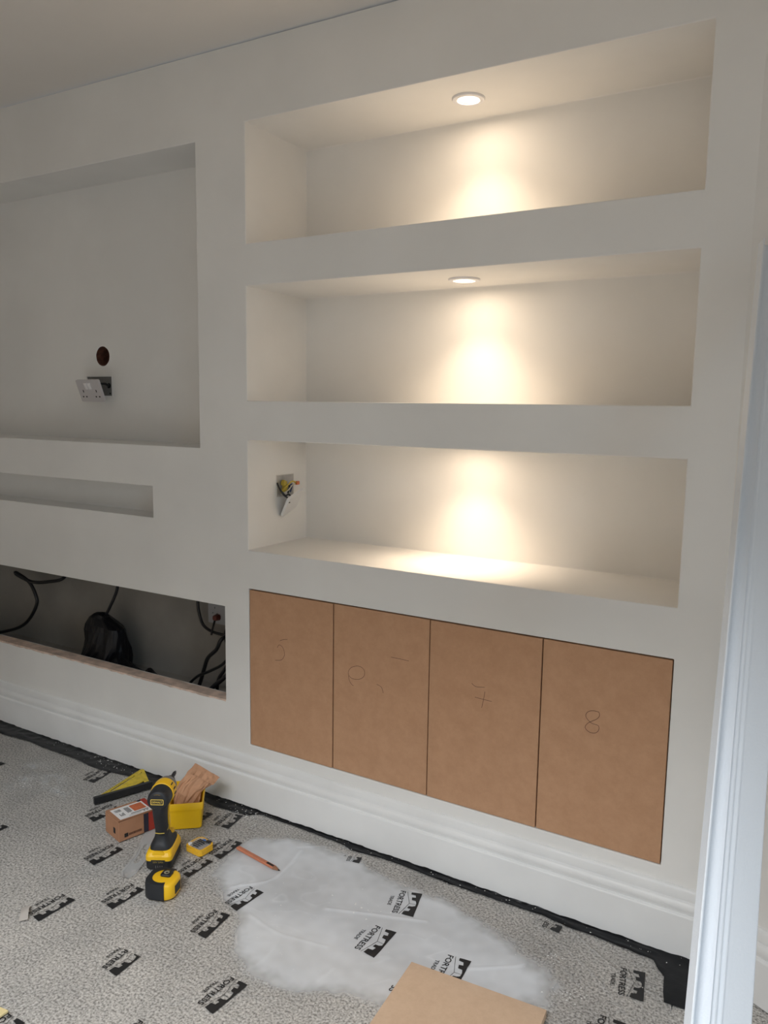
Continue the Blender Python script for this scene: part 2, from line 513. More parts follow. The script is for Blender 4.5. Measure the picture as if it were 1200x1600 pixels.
# skirting: (distance from wall, height)
SK = [(0, .1745), (.004, .1745), (.0075, .1725), (.010, .166), (.012, .156), (.0125, .149), (.0095, .1475), (.0100, .1455), (.0150, .1430), (.0188, .1380),
      (.0205, .1310), (.0200, .1240), (.0175, .1175), (.0165, .1145), (.0225, .1135), (.0245, .1115), (.0250, .108), (.0250, .004), (0, .004)]
nb = Vector((SPL[1], -SPL[0], 0)).normalized(); sd = Vector((SPL[0], SPL[1], 0)).normalized()
mit = (Vector((0, -1, 0)) + nb); mit = mit / (mit.dot(Vector((0, -1, 0))))
bm = bmesh.new(); loft(bm, [[(XL, -d, z) for d, z in SK], [(-.7, -d, z) for d, z in SK], [(CX + mit.x * d, mit.y * d, z) for d, z in SK]])
struct(obj('baseboard_back', bm, SKIRT, None, True))
bm = bmesh.new(); E_ = Vector((XR, SPY, 0))
loft(bm, [[(CX + mit.x * d, mit.y * d, z) for d, z in SK], [tuple(E_ + nb * d + Vector((0, 0, z))) for d, z in SK]])
struct(obj('baseboard_right', bm, SKIRT, None, True))

# ------------------------------------------------------------------ protective film on the carpet
MILK = [(0.142,-0.302),(0.121,-0.183),(0.226,-0.079),(0.369,-0.068),(0.512,-0.085),(0.652,-0.107),(0.827,-0.126),(0.99,-0.165),(1.117,-0.227),(1.161,-0.277),(1.146,-0.345),(1.057,-0.465),(0.993,-0.525),(0.853,-0.558),(0.728,-0.575),(0.625,-0.608),(0.543,-0.623),(0.462,-0.597),(0.372,-0.543),(0.333,-0.462),(0.242,-0.438),(0.161,-0.384)]
CREASE = [
 ([(0.273,-0.367),(0.333,-0.287),(0.311,-0.136)], .007, .35), ([(0.535,-0.324),(0.649,-0.281),(0.785,-0.231)], .008, .4),
 ([(0.377,-0.45),(0.477,-0.469),(0.552,-0.46),(0.624,-0.446)], .006, .12), ([(0.492,-0.469),(0.512,-0.512),(0.517,-0.563),(0.511,-0.613)], .007, .1),
 ([(0.18,-0.459),(0.241,-0.411),(0.278,-0.347)], .006, .22), ([(0.667,-0.64),(0.669,-0.569),(0.678,-0.502)], .007, .1),
 ([(0.113,-0.123),(0.09,-0.079),(0.06,-0.05)], .006, .3), ([(1.019,-0.082),(1.122,-0.134),(1.222,-0.203),(1.307,-0.278)], .006, .3),
 ([(1.115,-0.061),(1.197,-0.115),(1.295,-0.17),(1.364,-0.187)], .006, .35), ([(1.023,-0.139),(1.102,-0.174),(1.199,-0.254)], .006, .25),
 ([(0.292,-0.127),(0.417,-0.053),(0.558,-0.061)], .006, .3), ([(0.951,-0.333),(1.04,-0.27),(1.063,-0.246)], .007, .3),
 ([(0.415,-0.818),(0.489,-0.715),(0.619,-0.647)], .006, .2)]


def seg_d(px, py, ax, ay, bx_, by):
    dx, dy = bx_ - ax, by - ay; t = max(0, min(1, ((px - ax) * dx + (py - ay) * dy) / (dx * dx + dy * dy)))
    return math.hypot(px - ax - t * dx, py - ay - t * dy)


def poly_sd(px, py, P):
    d = 9.; ins = False; n = len(P)
    for i in range(n):
        ax, ay = P[i]; bx_, by = P[(i + 1) % n]
        d = min(d, seg_d(px, py, ax, ay, bx_, by))
        if (ay > py) != (by > py) and px < (bx_ - ax) * (py - ay) / (by - ay) + ax: ins = not ins
    return d if ins else -d


CRS = []
for pts, w, m in CREASE:
    P = [tuple(p[:2]) for p in spline([(x, y, 0) for x, y in pts], 4)]
    CRS.append((P, w, m, min(p[0] for p in P) - .03, max(p[0] for p in P) + .03, min(p[1] for p in P) - .03, max(p[1] for p in P) + .03))


def film_h(x, y):
    h = .0022 + .0009 * noise.noise((x * 9, y * 9, 0)) + .0005 * noise.noise((x * 25, y * 25, 4))
    q = noise.noise((x * 5 + y * 4, y * 11 - x * 6, 11)) + .35 * noise.noise((x * 19, y * 24, 12))
    rg = math.exp(-(q / .035) ** 2) * max(0, noise.noise((x * 4, y * 4, 13)) + .15)
    h += .0012 * rg; cr = .20 * rg
    for P, w, m, x0, x1, y0, y1 in CRS:
        if x0 < x < x1 and y0 < y < y1:
            d = min(seg_d(x, y, *a, *b) for a, b in zip(P, P[1:]))
            g = math.exp(-(d / (w * .6)) ** 2); h += .0030 * g * (m + .3); cr = max(cr, m * .55 * g)
    return h, cr


def make_film():
    x0, x1, y0, y1, st = -1.75, 1.40, -1.20, -.030, .0046
    nx, ny = int((x1 - x0) / st), int((y1 - y0) / st); vs = []; milk = []
    for j in range(ny + 1):
        for i in range(nx + 1):
            x = x0 + (x1 - x0) * i / nx; y = y0 + (y1 - y0) * j / ny
            if i == nx: x += .03 * noise.noise((y * 8, 1, 0))
            h, cr = film_h(x, y); a = .035
            if -.02 < x < 1.3 and y > -.75:
                d = poly_sd(x, y, MILK) + .030 * noise.noise((x * 7, y * 7, 2)) + .014 * noise.noise((x * 22, y * 22, 5)) + .006 * noise.noise((x * 70, y * 70, 7))
                k = max(0., min(1., (d + .012) / .060)); k = k * k * (3 - 2 * k)
                a += k * (.66 + .16 * noise.noise((x * 6, y * 8, 9)) + .06 * noise.noise((x * 30, y * 34, 3)))
            if x < -.45:
                for dx, dy, dr_ in ((-.76, -.30, .07), (-.70, -.24, .05), (-.60, -.28, .05), (-.84, -.20, .05)):
                    a += .34 * math.exp(-((x - dx) ** 2 + (y - dy) ** 2) / dr_ ** 2) * max(0, .35 + .9 * noise.noise((x * 26, y * 26, 31)) + .5 * noise.noise((x * 80, y * 80, 32)))
            vs.append((x, y, h)); milk.append(min(.85, max(.02, a + cr * .7)))
    fs = []
    for j in range(ny):
        for i in range(nx):
            k = j * (nx + 1) + i; fs.append((k, k + 1, k + nx + 2, k + nx + 1))
    me = bpy.data.meshes.new('protective_film'); me.from_pydata(vs, [], fs)
    at = me.attributes.new('milk', 'FLOAT', 'POINT'); at.data.foreach_set('value', milk)
    o = link('floor_protection_film', me, FILM, None, True)
    return tag(o, 'clear plastic carpet protection film with rows of black printed marks and a milky patch', 'film')


film = make_film()


def logo_meshes():
    w = text2d('FORTRESS', .100, .0155, .018)
    t = text2d('TRADE', .042, .0095, .018); place(t, lambda c: (c.x + .029, c.y - .0195, 0))
    black = [(-.004, .058), (-.003, .041), (-.001, .030), (.008, .031), (.009, .043), (.019, .046), (.021, .036), (.033, .038), (.034, .049), (.044, .052), (.056, .052), (.060, .045),
             (.061, .036), (.070, .034), (.071, .043), (.081, .041), (.083, .029), (.099, .026), (.101, .036), (.103, .058)]
    b = fill2d([black])
    bm = bmesh.new(); F0 = lambda p: (p[0], p[1], 0)
    ribbon(bm, [(-.001, .0195), (.0495, .0345)], .0011, F0); ribbon(bm, [(.0495, .0345), (.101, .0195)], .0011, F0); ribbon(bm, [(.0495, .0345), (.0495, .051)], .0011, F0)
    l = bpy.data.meshes.new('l'); bm.to_mesh(l); bm.free()
    # subdivide the long black band so that it follows the film
    j = join_meshes([w, t, b, l])
    bm = bmesh.new(); bm.from_mesh(j); bmesh.ops.triangulate(bm, faces=bm.faces[:])
    for _ in range(3):
        ed = [e for e in bm.edges if e.calc_length() > .007]
        if not ed: break
        bmesh.ops.subdivide_edges(bm, edges=ed, cuts=1); bmesh.ops.triangulate(bm, faces=bm.faces[:])
    bm.to_mesh(j); bm.free()
    return j


LOGO = logo_meshes()
# F corner, S corner, height of the mark, optional window (u0,u1) of the mark that is not crumpled away
LOGOS = [((-.6295, -.0916), (-.6144, -.1850), .050), ((-.396, -.2491), (-.4043, -.3475), .054), ((-.1986, -.4142), (-.2038, -.5101), .052),
         ((-.1126, -.6519), (-.119, -.7525), .0515), ((.0085, -.5216), (.0028, -.6196), .051), ((.2032, -.6846), (.2077, -.7879), .0515),
         ((.4879, -.6495), (.48, -.7508), .051), ((.0793, -.3212), (.0761, -.411), .046), ((.0855, -.2022), (.0868, -.2967), .048),
         ((.2971, -.3555), (.2873, -.449), .050), ((.2832, -.4868), (.2927, -.5836), .051), ((.4360, -.0390), (.4560, -.1100), .040),
         ((.665, -.1503), (.6902, -.2453), .058), ((.6819, -.3125), (.6815, -.4156), .058), ((.89, -.3134), (.8984, -.4153), .057),
         ((-.0248, -.0846), (-.0114, -.1657), .054), ((1.2634, -.1347), (1.2801, -.2271), .0545), ((-.113, -.120), (-.113, -.210), .05),
         ((1.050, -.018), (1.050, -.090), .045), ((.407, -.853), (.405, -.953), .055), ((.826, -.392), (.826, -.494), .055), ((1.262, -.310), (1.262, -.410), .055),
         ((-.605, -.518), (-.61, -.618), .055), ((-1.017, -.253), (-1.02, -.353), .055), ((.150, -.990), (.146, -1.09), .055), ((-.30, -.795), (-.305, -.895), .055)]
for k, (A, B, hh) in enumerate(LOGOS):
    A, B = Vector(A), Vector(B); d = (B - A) / .1; up = Vector((-d.y, d.x)).normalized() * (hh / .056)
    me = LOGO.copy(); n = len(me.vertices)
    for v in me.vertices:
        p = A + d * v.co.x + up * v.co.y
        p += Vector((.0012 * noise.noise((p.x * 30, p.y * 30, k)), .0012 * noise.noise((p.x * 30, p.y * 30, k + 50))))
        v.co = (p.x, p.y, film_h(p.x, p.y)[0] + .0007)
    if k in (5, 11, 18, 20):          # lost in a fold of the film
        bm = bmesh.new(); bm.from_mesh(me)
        cut = {5: .030, 20: .083}.get(k, .045)
        dl = [f for f in bm.faces if (Vector(f.calc_center_median()[:2]) - A).dot(d.normalized()) < cut or (k == 20 and (Vector(f.calc_center_median()[:2]) - A).dot(up.normalized()) > .0155)]
        bmesh.ops.delete(bm, geom=dl, context='FACES'); bm.to_mesh(me); bm.free()
    lo = link('printed_mark', me, INK, film)

# black polythene strip along the skirting
STRIP = [(-3.35,-.10),(-1.9,-.104),(-1.222,-0.099),(-1.141,-0.091),(-1.051,-0.084),(-0.963,-0.091),(-0.857,-0.09),(-0.765,-0.09),(-0.682,-0.1),(-0.613,-0.099),(-0.51,-0.081),(-0.329,-0.088),(-0.151,-0.066),(-0.091,-0.078),(0.034,-0.067),(0.068,-0.038),(0.21,-0.037),(0.394,-0.043),(0.437,-0.057),(0.52,-0.046),(0.59,-0.043),(0.762,-0.052),(0.988,-0.049),(1.037,-0.047),(1.106,-0.058),(1.17,-0.056),(1.231,-0.061),(1.283,-0.065),(1.330,-0.068),(1.336,-0.09),(1.366,-0.118),(1.367,-0.134),(1.369,-0.2),(1.417,-0.197),(1.46,-.19)]
bm = bmesh.new(); cols = []
nx = 560; xs0, xs1 = -3.35, 1.445
for i in range(nx + 1):
    x = xs0 + (xs1 - xs0) * i / nx
    for a, b in zip(STRIP, STRIP[1:]):
        if a[0] <= x <= b[0]: ye = a[1] + (b[1] - a[1]) * (x - a[0]) / max(1e-6, b[0] - a[0])
    ye += .0025 * noise.noise((x * 40, 0, 0))
    y0 = -.0255 if x < 1.40 else -.0255 - (x - 1.40) * .85
    col = []
    for j in range(9):
        t = j / 8; y = y0 + (ye - y0) * t
        z = .0045 + .004 * abs(noise.noise((x * 14, y * 40, 2))) + .0025 * noise.noise((x * 50, y * 60, 6)) * (1 - t)
        if j == 0: z += .003
        if j == 8: z = .0042
        col.append(bm.verts.new((x, y, max(z, .0042))))
    cols.append(col)
for a, b in zip(cols, cols[1:]):
    for j in range(8): bm.faces.new((a[j + 1], b[j + 1], b[j], a[j]))
tag(obj('black_polythene_strip', bm, STRIPM, None, True), 'crumpled black polythene strip running along the foot of the white skirting', 'strip')

# plaster crumbs: nobody could count them
bm = bmesh.new()
def crumb(x, y, z, r):
    v = [bm.verts.new((x + r * random.uniform(.5, 1.2) * a, y + r * random.uniform(.5, 1.2) * b, z + r * .5 * c)) for a, b, c in ((1, 0, 0), (-.6, .8, 0), (-.5, -.9, 0), (0, .1, 1))]
    for q in ((0, 1, 3), (1, 2, 3), (2, 0, 3), (0, 2, 1)): bm.faces.new([v[i] for i in q])
def fz(x, y): return film_h(x, y)[0] + .0006
for k in range(420):
    x = random.uniform(-1.3, 1.35); y = random.uniform(-1.0, -.05); crumb(x, y, fz(x, y), random.choice((.0008, .001, .0013, .0018)))
for k in range(130):
    x = random.uniform(-1.0, 1.4); y = random.uniform(-.075, -.028); crumb(x, y, .0085, random.choice((.001, .0012, .0018, .0025)))
for cx, cy, s, n in ((-.76, -.30, .035, 60), (-.70, -.27, .05, 45), (-.60, -.29, .03, 30), (1.03, -.42, .01, 0), (1.17, -.30, .02, 26), (1.12, -.19, .02, 20), (.06, -.07, .035, 60), (-.62, -.06, .05, 50), (.62, -.28, .06, 30), (1.2, -.27, .02, 20)):
    for k in range(n):
        x = random.gauss(cx, s); y = min(-.04, random.gauss(cy, s * .6)); crumb(x, y, max(fz(x, y), .0085 if y > -.09 else 0), random.choice((.001, .0014, .002, .003)))
cr = obj('plaster_crumbs', bm, CRUMB); tag(cr, 'white plaster crumbs scattered over the floor film and black strip', 'debris', kind='stuff')

# ------------------------------------------------------------------ cupboard doors
SPLITS = [0, .3300, .6592, .9901, NW]
MARKS = [
 [[(0.126,0.589),(0.141,0.595),(0.156,0.598)], [(0.115,0.564),(0.122,0.574),(0.133,0.572),(0.141,0.562),(0.144,0.546),(0.138,0.533),(0.128,0.525),(0.107,0.521)]],
 [[(0.444,0.543),(0.442,0.533),(0.434,0.524),(0.422,0.518),(0.409,0.516),(0.397,0.517),(0.388,0.523),(0.385,0.532),(0.388,0.541),(0.396,0.55),(0.408,0.556),(0.421,0.559),(0.433,0.557),(0.441,0.551),(0.444,0.543)],
  [(0.386,0.523),(0.389,0.509),(0.396,0.499),(0.404,0.494)], [(0.486,0.515),(0.502,0.51),(0.509,0.493)], [(0.533,0.607),(0.565,0.607),(0.593,0.606)]],
 [[(0.792,0.579),(0.801,0.573),(0.812,0.572),(0.831,0.575)], [(0.803,0.541),(0.829,0.54),(0.853,0.539)], [(0.832,0.563),(0.829,0.542),(0.824,0.515)]],
 [[(1.144,0.572),(1.127,0.572),(1.114,0.564),(1.112,0.552),(1.126,0.539),(1.144,0.536),(1.146,0.525),(1.138,0.515),(1.122,0.514),(1.111,0.524),(1.119,0.538),(1.138,0.551),(1.146,0.562),(1.144,0.572)]]]
DL = ['brown MDF cupboard door with a faint pencilled 5, nearest the low dark opening',
      'brown MDF cupboard door with a small pencilled loop, second from the left under the niches',
      'brown MDF cupboard door with a pencilled 7, third from the left under the niches',
      'brown MDF cupboard door with a pencilled 8, nearest the leaning moulding']
for i in range(4):
    x0, x1 = SPLITS[i] + (.0025 if i == 0 else .0016), SPLITS[i + 1] - (.0030 if i == 3 else .0016)
    yo = (.0012, .0030, .0022, .0030)[i]
    bm = bmesh.new(); bx(bm, x0, x1, yo, yo + .018, .2121 + .0018, .7418 - .0042)
    for f_ in bm.faces: f_.material_index = 0 if abs(f_.normal.y) > .5 else 0
    d = tag(obj('cupboard_door', bm, [MDF], None, False, .0007, 1), DL[i], 'door', 'MDF cupboard doors under the niches')
    for st in MARKS[i]:
        bm = bmesh.new(); P = spline([(a, b, 0) for a, b in st], 4)
        ribbon(bm, [(p.x, p.y) for p in P], .0014, lambda p: (p[0], yo - .0003, p[1]))
        obj('pencil_mark', bm, PENCILM, d)

# ------------------------------------------------------------------ downlights
def downlight(x, y, z, label):
    t = thing('downlight', label, 'light', (x, y, z), 0, 'recessed downlights in the shelf niches')
    bm = bmesh.new()
    lathe(bm, [(.0455, -.0002), (.0455, -.003), (.0435, -.0055), (.033, -.0065), (.0305, -.0055), (.0285, -.0015), (.0285, .0)], 'z', 48, cap=False)
    bmesh.ops.recalc_face_normals(bm, faces=bm.faces[:])
    obj('bezel', bm, WHITEM, t, True)
    bm = bmesh.new()
    lathe(bm, [(.0284, -.0008), (.020, -.0022), (.008, -.0028), (.001, -.003)], 'z', 40)
    obj('lens', bm, LENS, t, True)
    l = bpy.data.lights.new('downlight_beam', 'SPOT'); l.energy = DOWNLIGHT_W; l.color = (1.0, .79, .58); l.spot_size = math.radians(108); l.spot_blend = 1.0; l.shadow_soft_size = .022
    lo = bpy.data.objects.new('downlight_beam', l); C.objects.link(lo); lo.parent = t; lo.location = (0, 0, -.030)
    g = bpy.data.lights.new('downlight_glow', 'AREA'); g.shape = 'DISK'; g.size = .052; g.energy = GLOW_W; g.color = (1.0, .79, .58)
    go = bpy.data.objects.new('downlight_glow', g); C.objects.link(go); go.parent = t; go.location = (0, 0, -.0045)
    return t


downlight(.662, .156, 2.1725, 'round white recessed downlight glowing in the top niche soffit')
downlight(.660, .165, 1.6934, 'round white recessed downlight glowing in the middle niche soffit')
downlight(.660, .165, 1.2209, 'round white recessed downlight hidden behind the fascia of the lowest lit niche')

# ------------------------------------------------------------------ hanging double socket in the TV recess
def pins(cx, cz, k=1.):
    r = lambda w, h, x, z: [(x - w / 2, z - h / 2), (x + w / 2, z - h / 2), (x + w / 2, z + h / 2), (x - w / 2, z + h / 2)]
    return [r(.0042, .008, cx, cz + .011), r(.0064, .0042, cx - .011, cz - .011), r(.0064, .0042, cx + .011, cz - .011)]


ds = thing('double_socket', 'white double socket hanging off its open back box under the round hole', 'socket', (-.911, .194, 1.395))
bm = bmesh.new()                                            # back box: rim, floor, sides (local x, y out of wall negative)
w, h = .0735, .0405
for (a0, a1, b0, b1) in ((-w, w, h - .004, h), (-w, w, -h, -h + .004), (-w, -w + .004, -h + .004, h - .004), (w - .004, w, -h + .004, h - .004)):
    bx(bm, a0, a1, -.0025, .0, b0, b1)
obj('box_rim', bm, WHITEP, ds)
bm = bmesh.new(); bx(bm, -w + .004, w - .004, -.0006, .0, -h + .004, h - .004); lathe(bm, [(.010, -.0012), (.010, -.0006)], 'y', 20, (.052, 0, .002), 1)
lathe(bm, [(.0035, -.0012), (.0035, -.0006)], 'y', 10, (.058, 0, -.028), 1)
obj('box_inside', bm, [GREYP, HOLESHADE], ds)
fp = fill2d([rrect(.146, .086, .005)], .0085)
face = link('faceplate', fp, mat('socket_plastic_shaded', (.60, .57, .575), .3), ds)  # white plate greyed in colour for the shade of its downward tilt
face.matrix_local = Matrix.Translation((.026, -.062, -.017)) @ Matrix.Rotation(math.radians(-6), 4, 'Z') @ Matrix.Rotation(math.radians(90 + 19), 4, 'X')
bm = bmesh.new(); bx(bm, -.068, .068, -.038, .038, -.0012, -.0002); 
o = obj('faceplate_back', bm, HOLESHADE, face)
for q_ in pins(-.042, -.012) + pins(.042, -.012):
    me = fill2d([[(.0 + (x_ - sum(p[0] for p in q_) / 4) * 1.25 + sum(p[0] for p in q_) / 4, (z_ - sum(p[1] for p in q_) / 4) * 1.25 + sum(p[1] for p in q_) / 4) for x_, z_ in q_]], .0003)
    place(me, lambda c: (c.x, c.y, c.z + .0085)); link('pin_hole_shade', me, HOLESHADE, face)  # thin dark patches on the plate paint the shade of the pin holes
for sx in (-.011, .011):
    bm = bmesh.new(); bx(bm, sx - .0085, sx + .0085, .006, .032, .0085, .0110)
    for vv in bm.verts:
        if vv.co.z > .009 and vv.co.y > .02: vv.co.z += .003
    obj('switch', bm, mat('switch_white', (.90, .88, .88), .25), face, False, .001)
bm = bmesh.new(); tube(bm, [(.052, -.001, .002), (.045, -.022, .010), (.028, -.045, .002), (.020, -.053, -.010)], .005, 10); obj('cable', bm, BLACKC, ds, True)

# ------------------------------------------------------------------ open spur box on the side of the lowest niche
sp = thing('fused_spur', 'open steel back box with coloured wires and hanging white plate in the lowest niche', 'socket', (0, .191, 1.063))
bm = bmesh.new(); w, h = .047, .0375
for (a0, a1, b0, b1) in ((-w, w, h - .0025, h), (-w, w, -h, -h + .0025), (-w, -w + .0025, -h + .0025, h - .0025), (w - .0025, w, -h + .0025, h - .0025)):
    bx(bm, .0004, .0018, a0, a1, b0, b1)
obj('box_rim', bm, mat('rim_plaster', (.66, .64, .6), .7), sp)
bm = bmesh.new(); bx(bm, .0003, .0009, -w + .0025, w - .0025, -h + .0025, h - .0025); obj('box_inside', bm, GALV, sp)
def wire(pts, r, m, name):
    bm = bmesh.new(); tube(bm, [(x, y - .191, z - 1.063) for x, y, z in pts], r, 8, 5); obj(name, bm, m, sp, True)
bm = bmesh.new()
for (cy, cz, s) in ((-.020, .010, .016), (-.013, .000, .015), (-.018, -.012, .013)):
    for kk in range(3): bx(bm, .004, .020 - kk * .003, cy - s / 2 + kk * .003, cy + s / 2 - kk * .002, cz - .008, cz + .006 + kk * .002)
obj('earth_sleeving', bm, WIREY, sp, False, .002)
wire([(.006, .160, 1.040), (.026, .172, 1.066), (.030, .192, 1.078), (.030, .212, 1.073)], .0028, WIREY, 'earth_wire')
wire([(.006, .165, 1.034), (.030, .170, 1.050), (.034, .188, 1.066), (.032, .205, 1.069)], .0022, mat('pale_wire', (.55, .52, .40), .5), 'pale_wire')
wire([(.004, .198, 1.040), (.022, .190, 1.064), (.024, .200, 1.066), (.010, .208, 1.040)], .0024, WIREBL, 'blue_wire')
wire([(.004, .190, 1.040), (.018, .182, 1.062), (.020, .192, 1.060), (.006, .200, 1.036)], .0024, BLACKC, 'black_wire')
wire([(.003, .146, 1.074), (.012, .143, 1.060), (.026, .140, 1.047), (.034, .150, 1.034), (.034, .168, 1.036), (.040, .183, 1.022)], .0030, BLACKC, 'black_lead')
wire([(.020, .140, 1.052), (.030, .146, 1.036), (.044, .152, 1.024), (.050, .150, 1.010)], .0030, BLACKC, 'black_lead')
bm = bmesh.new(); bx(bm, .024, .036, .020, .036, .002, .014)
o = obj('connector', bm, WIREO, sp, False, .002)
pl = fill2d([rrect(.086, .086, .006, 4)], .009)
plo = link('blank_plate', pl, WHITEP, sp)
# hangs edge-on from its leads, one corner down
ex = Vector((0, .94, .336)).normalized(); ey = Vector((-.042, .031, -.053)); ey = (ey - ex * ey.dot(ex)).normalized(); ez = ex.cross(ey)
MM = Matrix(((ex.x, ey.x, ez.x, 0), (ex.y, ey.y, ez.y, 0), (ex.z, ey.z, ez.z, 0), (0, 0, 0, 1)))
plo.matrix_local = Matrix.Translation(Vector((.060, -.054, -.040)) + ex * .043 + ey * .043) @ MM
# ------------------------------------------------------------------ things in the low opening
so = thing('double_socket', 'grey double socket on the back wall of the low dark opening', 'socket', (-.388, .31, .533))
me = fill2d([rrect(.146, .086, .004)] + pins(-.038, .008) + pins(.038, .008), .009)
fo = link('faceplate', me, mat('dull_plastic', (.42, .42, .44), .4), so); fo.matrix_local = Matrix.Translation((0, -.0005, 0)) @ Matrix.Rotation(PI / 2, 4, 'X')
bm = bmesh.new(); bx(bm, -.06, .06, -.0008, -.0004, -.03, .03); obj('faceplate_back', bm, HOLESHADE, so)  # near-black sheet paints the shade behind the pin openings
pg = thing('plug', 'dull red plug pushed into the socket of the low opening', 'plug', (-.408, .299, .518))
bm = bmesh.new()
prism(bm, rrect(.026, .024, .008, 4), lambda p: (p[0], 0, p[1]), lambda p: (p[0] * .8, -.022, p[1] * .8)); obj('body', bm, REDP, pg, False, .002)
bm = bmesh.new(); tube(bm, [(0, -.020, -.010), (.001, -.030, -.03), (.004, -.045, -.06)], .004, 8, 5); obj('flex', bm, BLACKC, pg, True)

def cable(pts, r, label):
    bm = bmesh.new(); tube(bm, pts, r, 10, 6); tag(obj('cable', bm, BLACKC, None, True), label, 'cable', 'black cables in the low opening')
cable([(-1.16,.22,.70),(-1.205,0.22,0.592),(-1.317,0.22,0.556),(-1.427,0.22,0.542),(-1.526,0.22,0.560),(-1.53,.215,.572),(-1.45,0.22,0.540),(-1.405,0.22,0.484),(-1.403,0.22,0.441),(-1.462,0.22,0.365),(-1.544,0.22,0.314),(-1.68,0.22,0.271)], .0075, 'thick black cable looping down at the far left of the low opening')
cable([(-.812,.18,.70),(-0.829,0.18,0.61),(-0.845,0.18,0.569),(-0.878,0.18,0.517),(-.90,.18,.485)], .0062, 'short black cable dropping into the black plastic bag')
cable([(-.49,.27,.70),(-0.486,0.27,0.579),(-0.48,0.27,0.532),(-0.461,0.27,0.489),(-0.425,0.27,0.469),(-0.37,0.27,0.463),(-0.30,0.27,0.464)], .0058, 'black cable curving from the top down under the grey socket')
cable([(-.302,.235,.480),(-0.305,0.2,0.469),(-0.329,0.2,0.428),(-0.371,0.2,0.389),(-0.391,0.2,0.343),(-0.408,0.2,0.297),(-0.428,0.2,0.248)], .0075, 'thick black cable snaking down from below the red plug')
cable([(-.20,.16,.44),(-0.246,0.17,0.414),(-0.28,0.17,0.384),(-0.344,0.17,0.348),(-0.392,0.17,0.324),(-0.432,0.17,0.291),(-0.47,0.17,0.247)], .0055, 'black cable slanting across the lower right of the low opening')
cable([(-.29,.25,.40),(-0.308,0.24,0.425),(-0.326,0.245,0.48),(-0.307,0.25,0.52)], .0045, 'thin black flex rising beside the socket of the low opening')
cable([(-.20,.13,.43),(-0.228,0.13,0.387),(-0.257,0.13,0.346),(-0.264,0.13,0.296),(-.27,.13,.247)], .0060, 'short black cable hanging in the right corner of the low opening')
cable([(-.17,.10,.40),(-0.213,0.10,0.364),(-0.257,0.10,0.327),(-0.285,0.10,0.292),(-.31,.10,.248)], .0085, 'thickest short black cable at the right corner behind the timber edge')

def bag():
    t = thing('bin_bag', 'crumpled black plastic bag sitting in the low dark opening', 'bag', (-.89, .17, .2405))
    prof = [(.0, -.92, .13, .085), (.04, -.915, .12, .085), (.075, -.900, .108, .08), (.11, -.892, .100, .07), (.14, -.890, .098, .065), (.18, -.893, .096, .06), (.205, -.897, .090, .055), (.218, -.905, .075, .045), (.232, -.915, .055, .035), (.246, -.915, .035, .02), (.250, -.91, .012, .008)]
    bm = bmesh.new(); rings = []; n = 40
    for z, cx, rx, ry in prof:
        ring = []
        for i in range(n):
            a = 2 * PI * i / n
            k = 1 + .16 * noise.noise((math.cos(a) * 2.2, math.sin(a) * 2.2, z * 9)) + .10 * noise.noise((math.cos(a) * 6, math.sin(a) * 6, z * 22))
            zz = z
            if z > .19 and math.cos(a) > .15: zz -= .012 * math.cos(a)
            if .15 < z < .245: 
                g = math.exp(-((a - 5.0) / .35) ** 2); k *= 1 - .30 * g
            ring.append((cx + .89 + rx * k * math.cos(a), ry * k * math.sin(a), zz))
        rings.append(ring)
    loft(bm, rings)
    obj('bag_body', bm, BAGM, t, False)
    bm = bmesh.new(); rings = []
    for x, w, hh in ((-.82, .05, .10), (-.78, .055, .078), (-.74, .05, .056), (-.71, .05, .050), (-.68, .045, .049), (-.655, .04, .060), (-.643, .035, .070), (-.63, .04, .058), (-.60, .03, .046), (-.57, .02, .012)):
        rings.append([(x + .89, -.01 + w * math.cos(a) * (1 + .2 * noise.noise((x * 20, a, 0))), max(0, hh * max(0, math.sin(a)) * (1 + .15 * noise.noise((x * 25, a * 2, 3))))) for a in [PI * i / 12 for i in range(13)]])
    loft(bm, rings)
    obj('bag_tail', bm, BAGM, t, False)
bag()

# ------------------------------------------------------------------ leaning length of moulding at the right
A = Vector((1.4551, -.1113, 1.6715)); B = Vector((1.5260, -.9449, .5616))
ax = (A - B).normalized()
e1 = ax.cross(Vector((0, 0, 1))).normalized(); e2 = ax.cross(e1)
ang = .5653
fd = (math.cos(ang) * e1 + math.sin(ang) * e2).normalized(); nd = (-math.sin(ang) * e1 + math.cos(ang) * e2).normalized()
if nd.dot(Vector((1.64, -1.93, 1.33)) - B) > 0: nd = -nd       # nd points to the back of the moulding
Wd = .0896; k = .0182 / .0187
prof = [(0, .0178), (0, .0012), (.0010, .0001), (.0028, 0), (.0036, .0022), (.0048, .0078), (.0070, .0122), (.0100, .0139), (.0135, .0136), (.0175, .0118), (.0212, .0086), (.0240, .0046), (.0258, .0016), (.0262, .0066),
        (.0285, .0062), (.0310, .0048), (.0335, .0042), (.0358, .0046), (.0365, .0068), (.0395, .0066), (.0425, .0056), (.0452, .0060), (.0460, .0082), (.0495, .0080), (.0510, .0084), (.0865, .0084), (.0885, .0092), (Wd, .011), (Wd, .0178)]
bm = bmesh.new()
t1 = .015; t0 = -1.27 * 1
t0 = -(B.z - .012) / ax.z
loft(bm, [[tuple(B + ax * t + fd * o_ + nd * h_) for o_, h_ in prof] for t in (t0, -.3, .4, (A - B).length + t1)])
bmesh.ops.recalc_face_normals(bm, faces=bm.faces[:])
tag(obj('moulding_length', bm, ARCH, None, True), 'long white primed length of architrave moulding leaning against the wall', 'moulding')

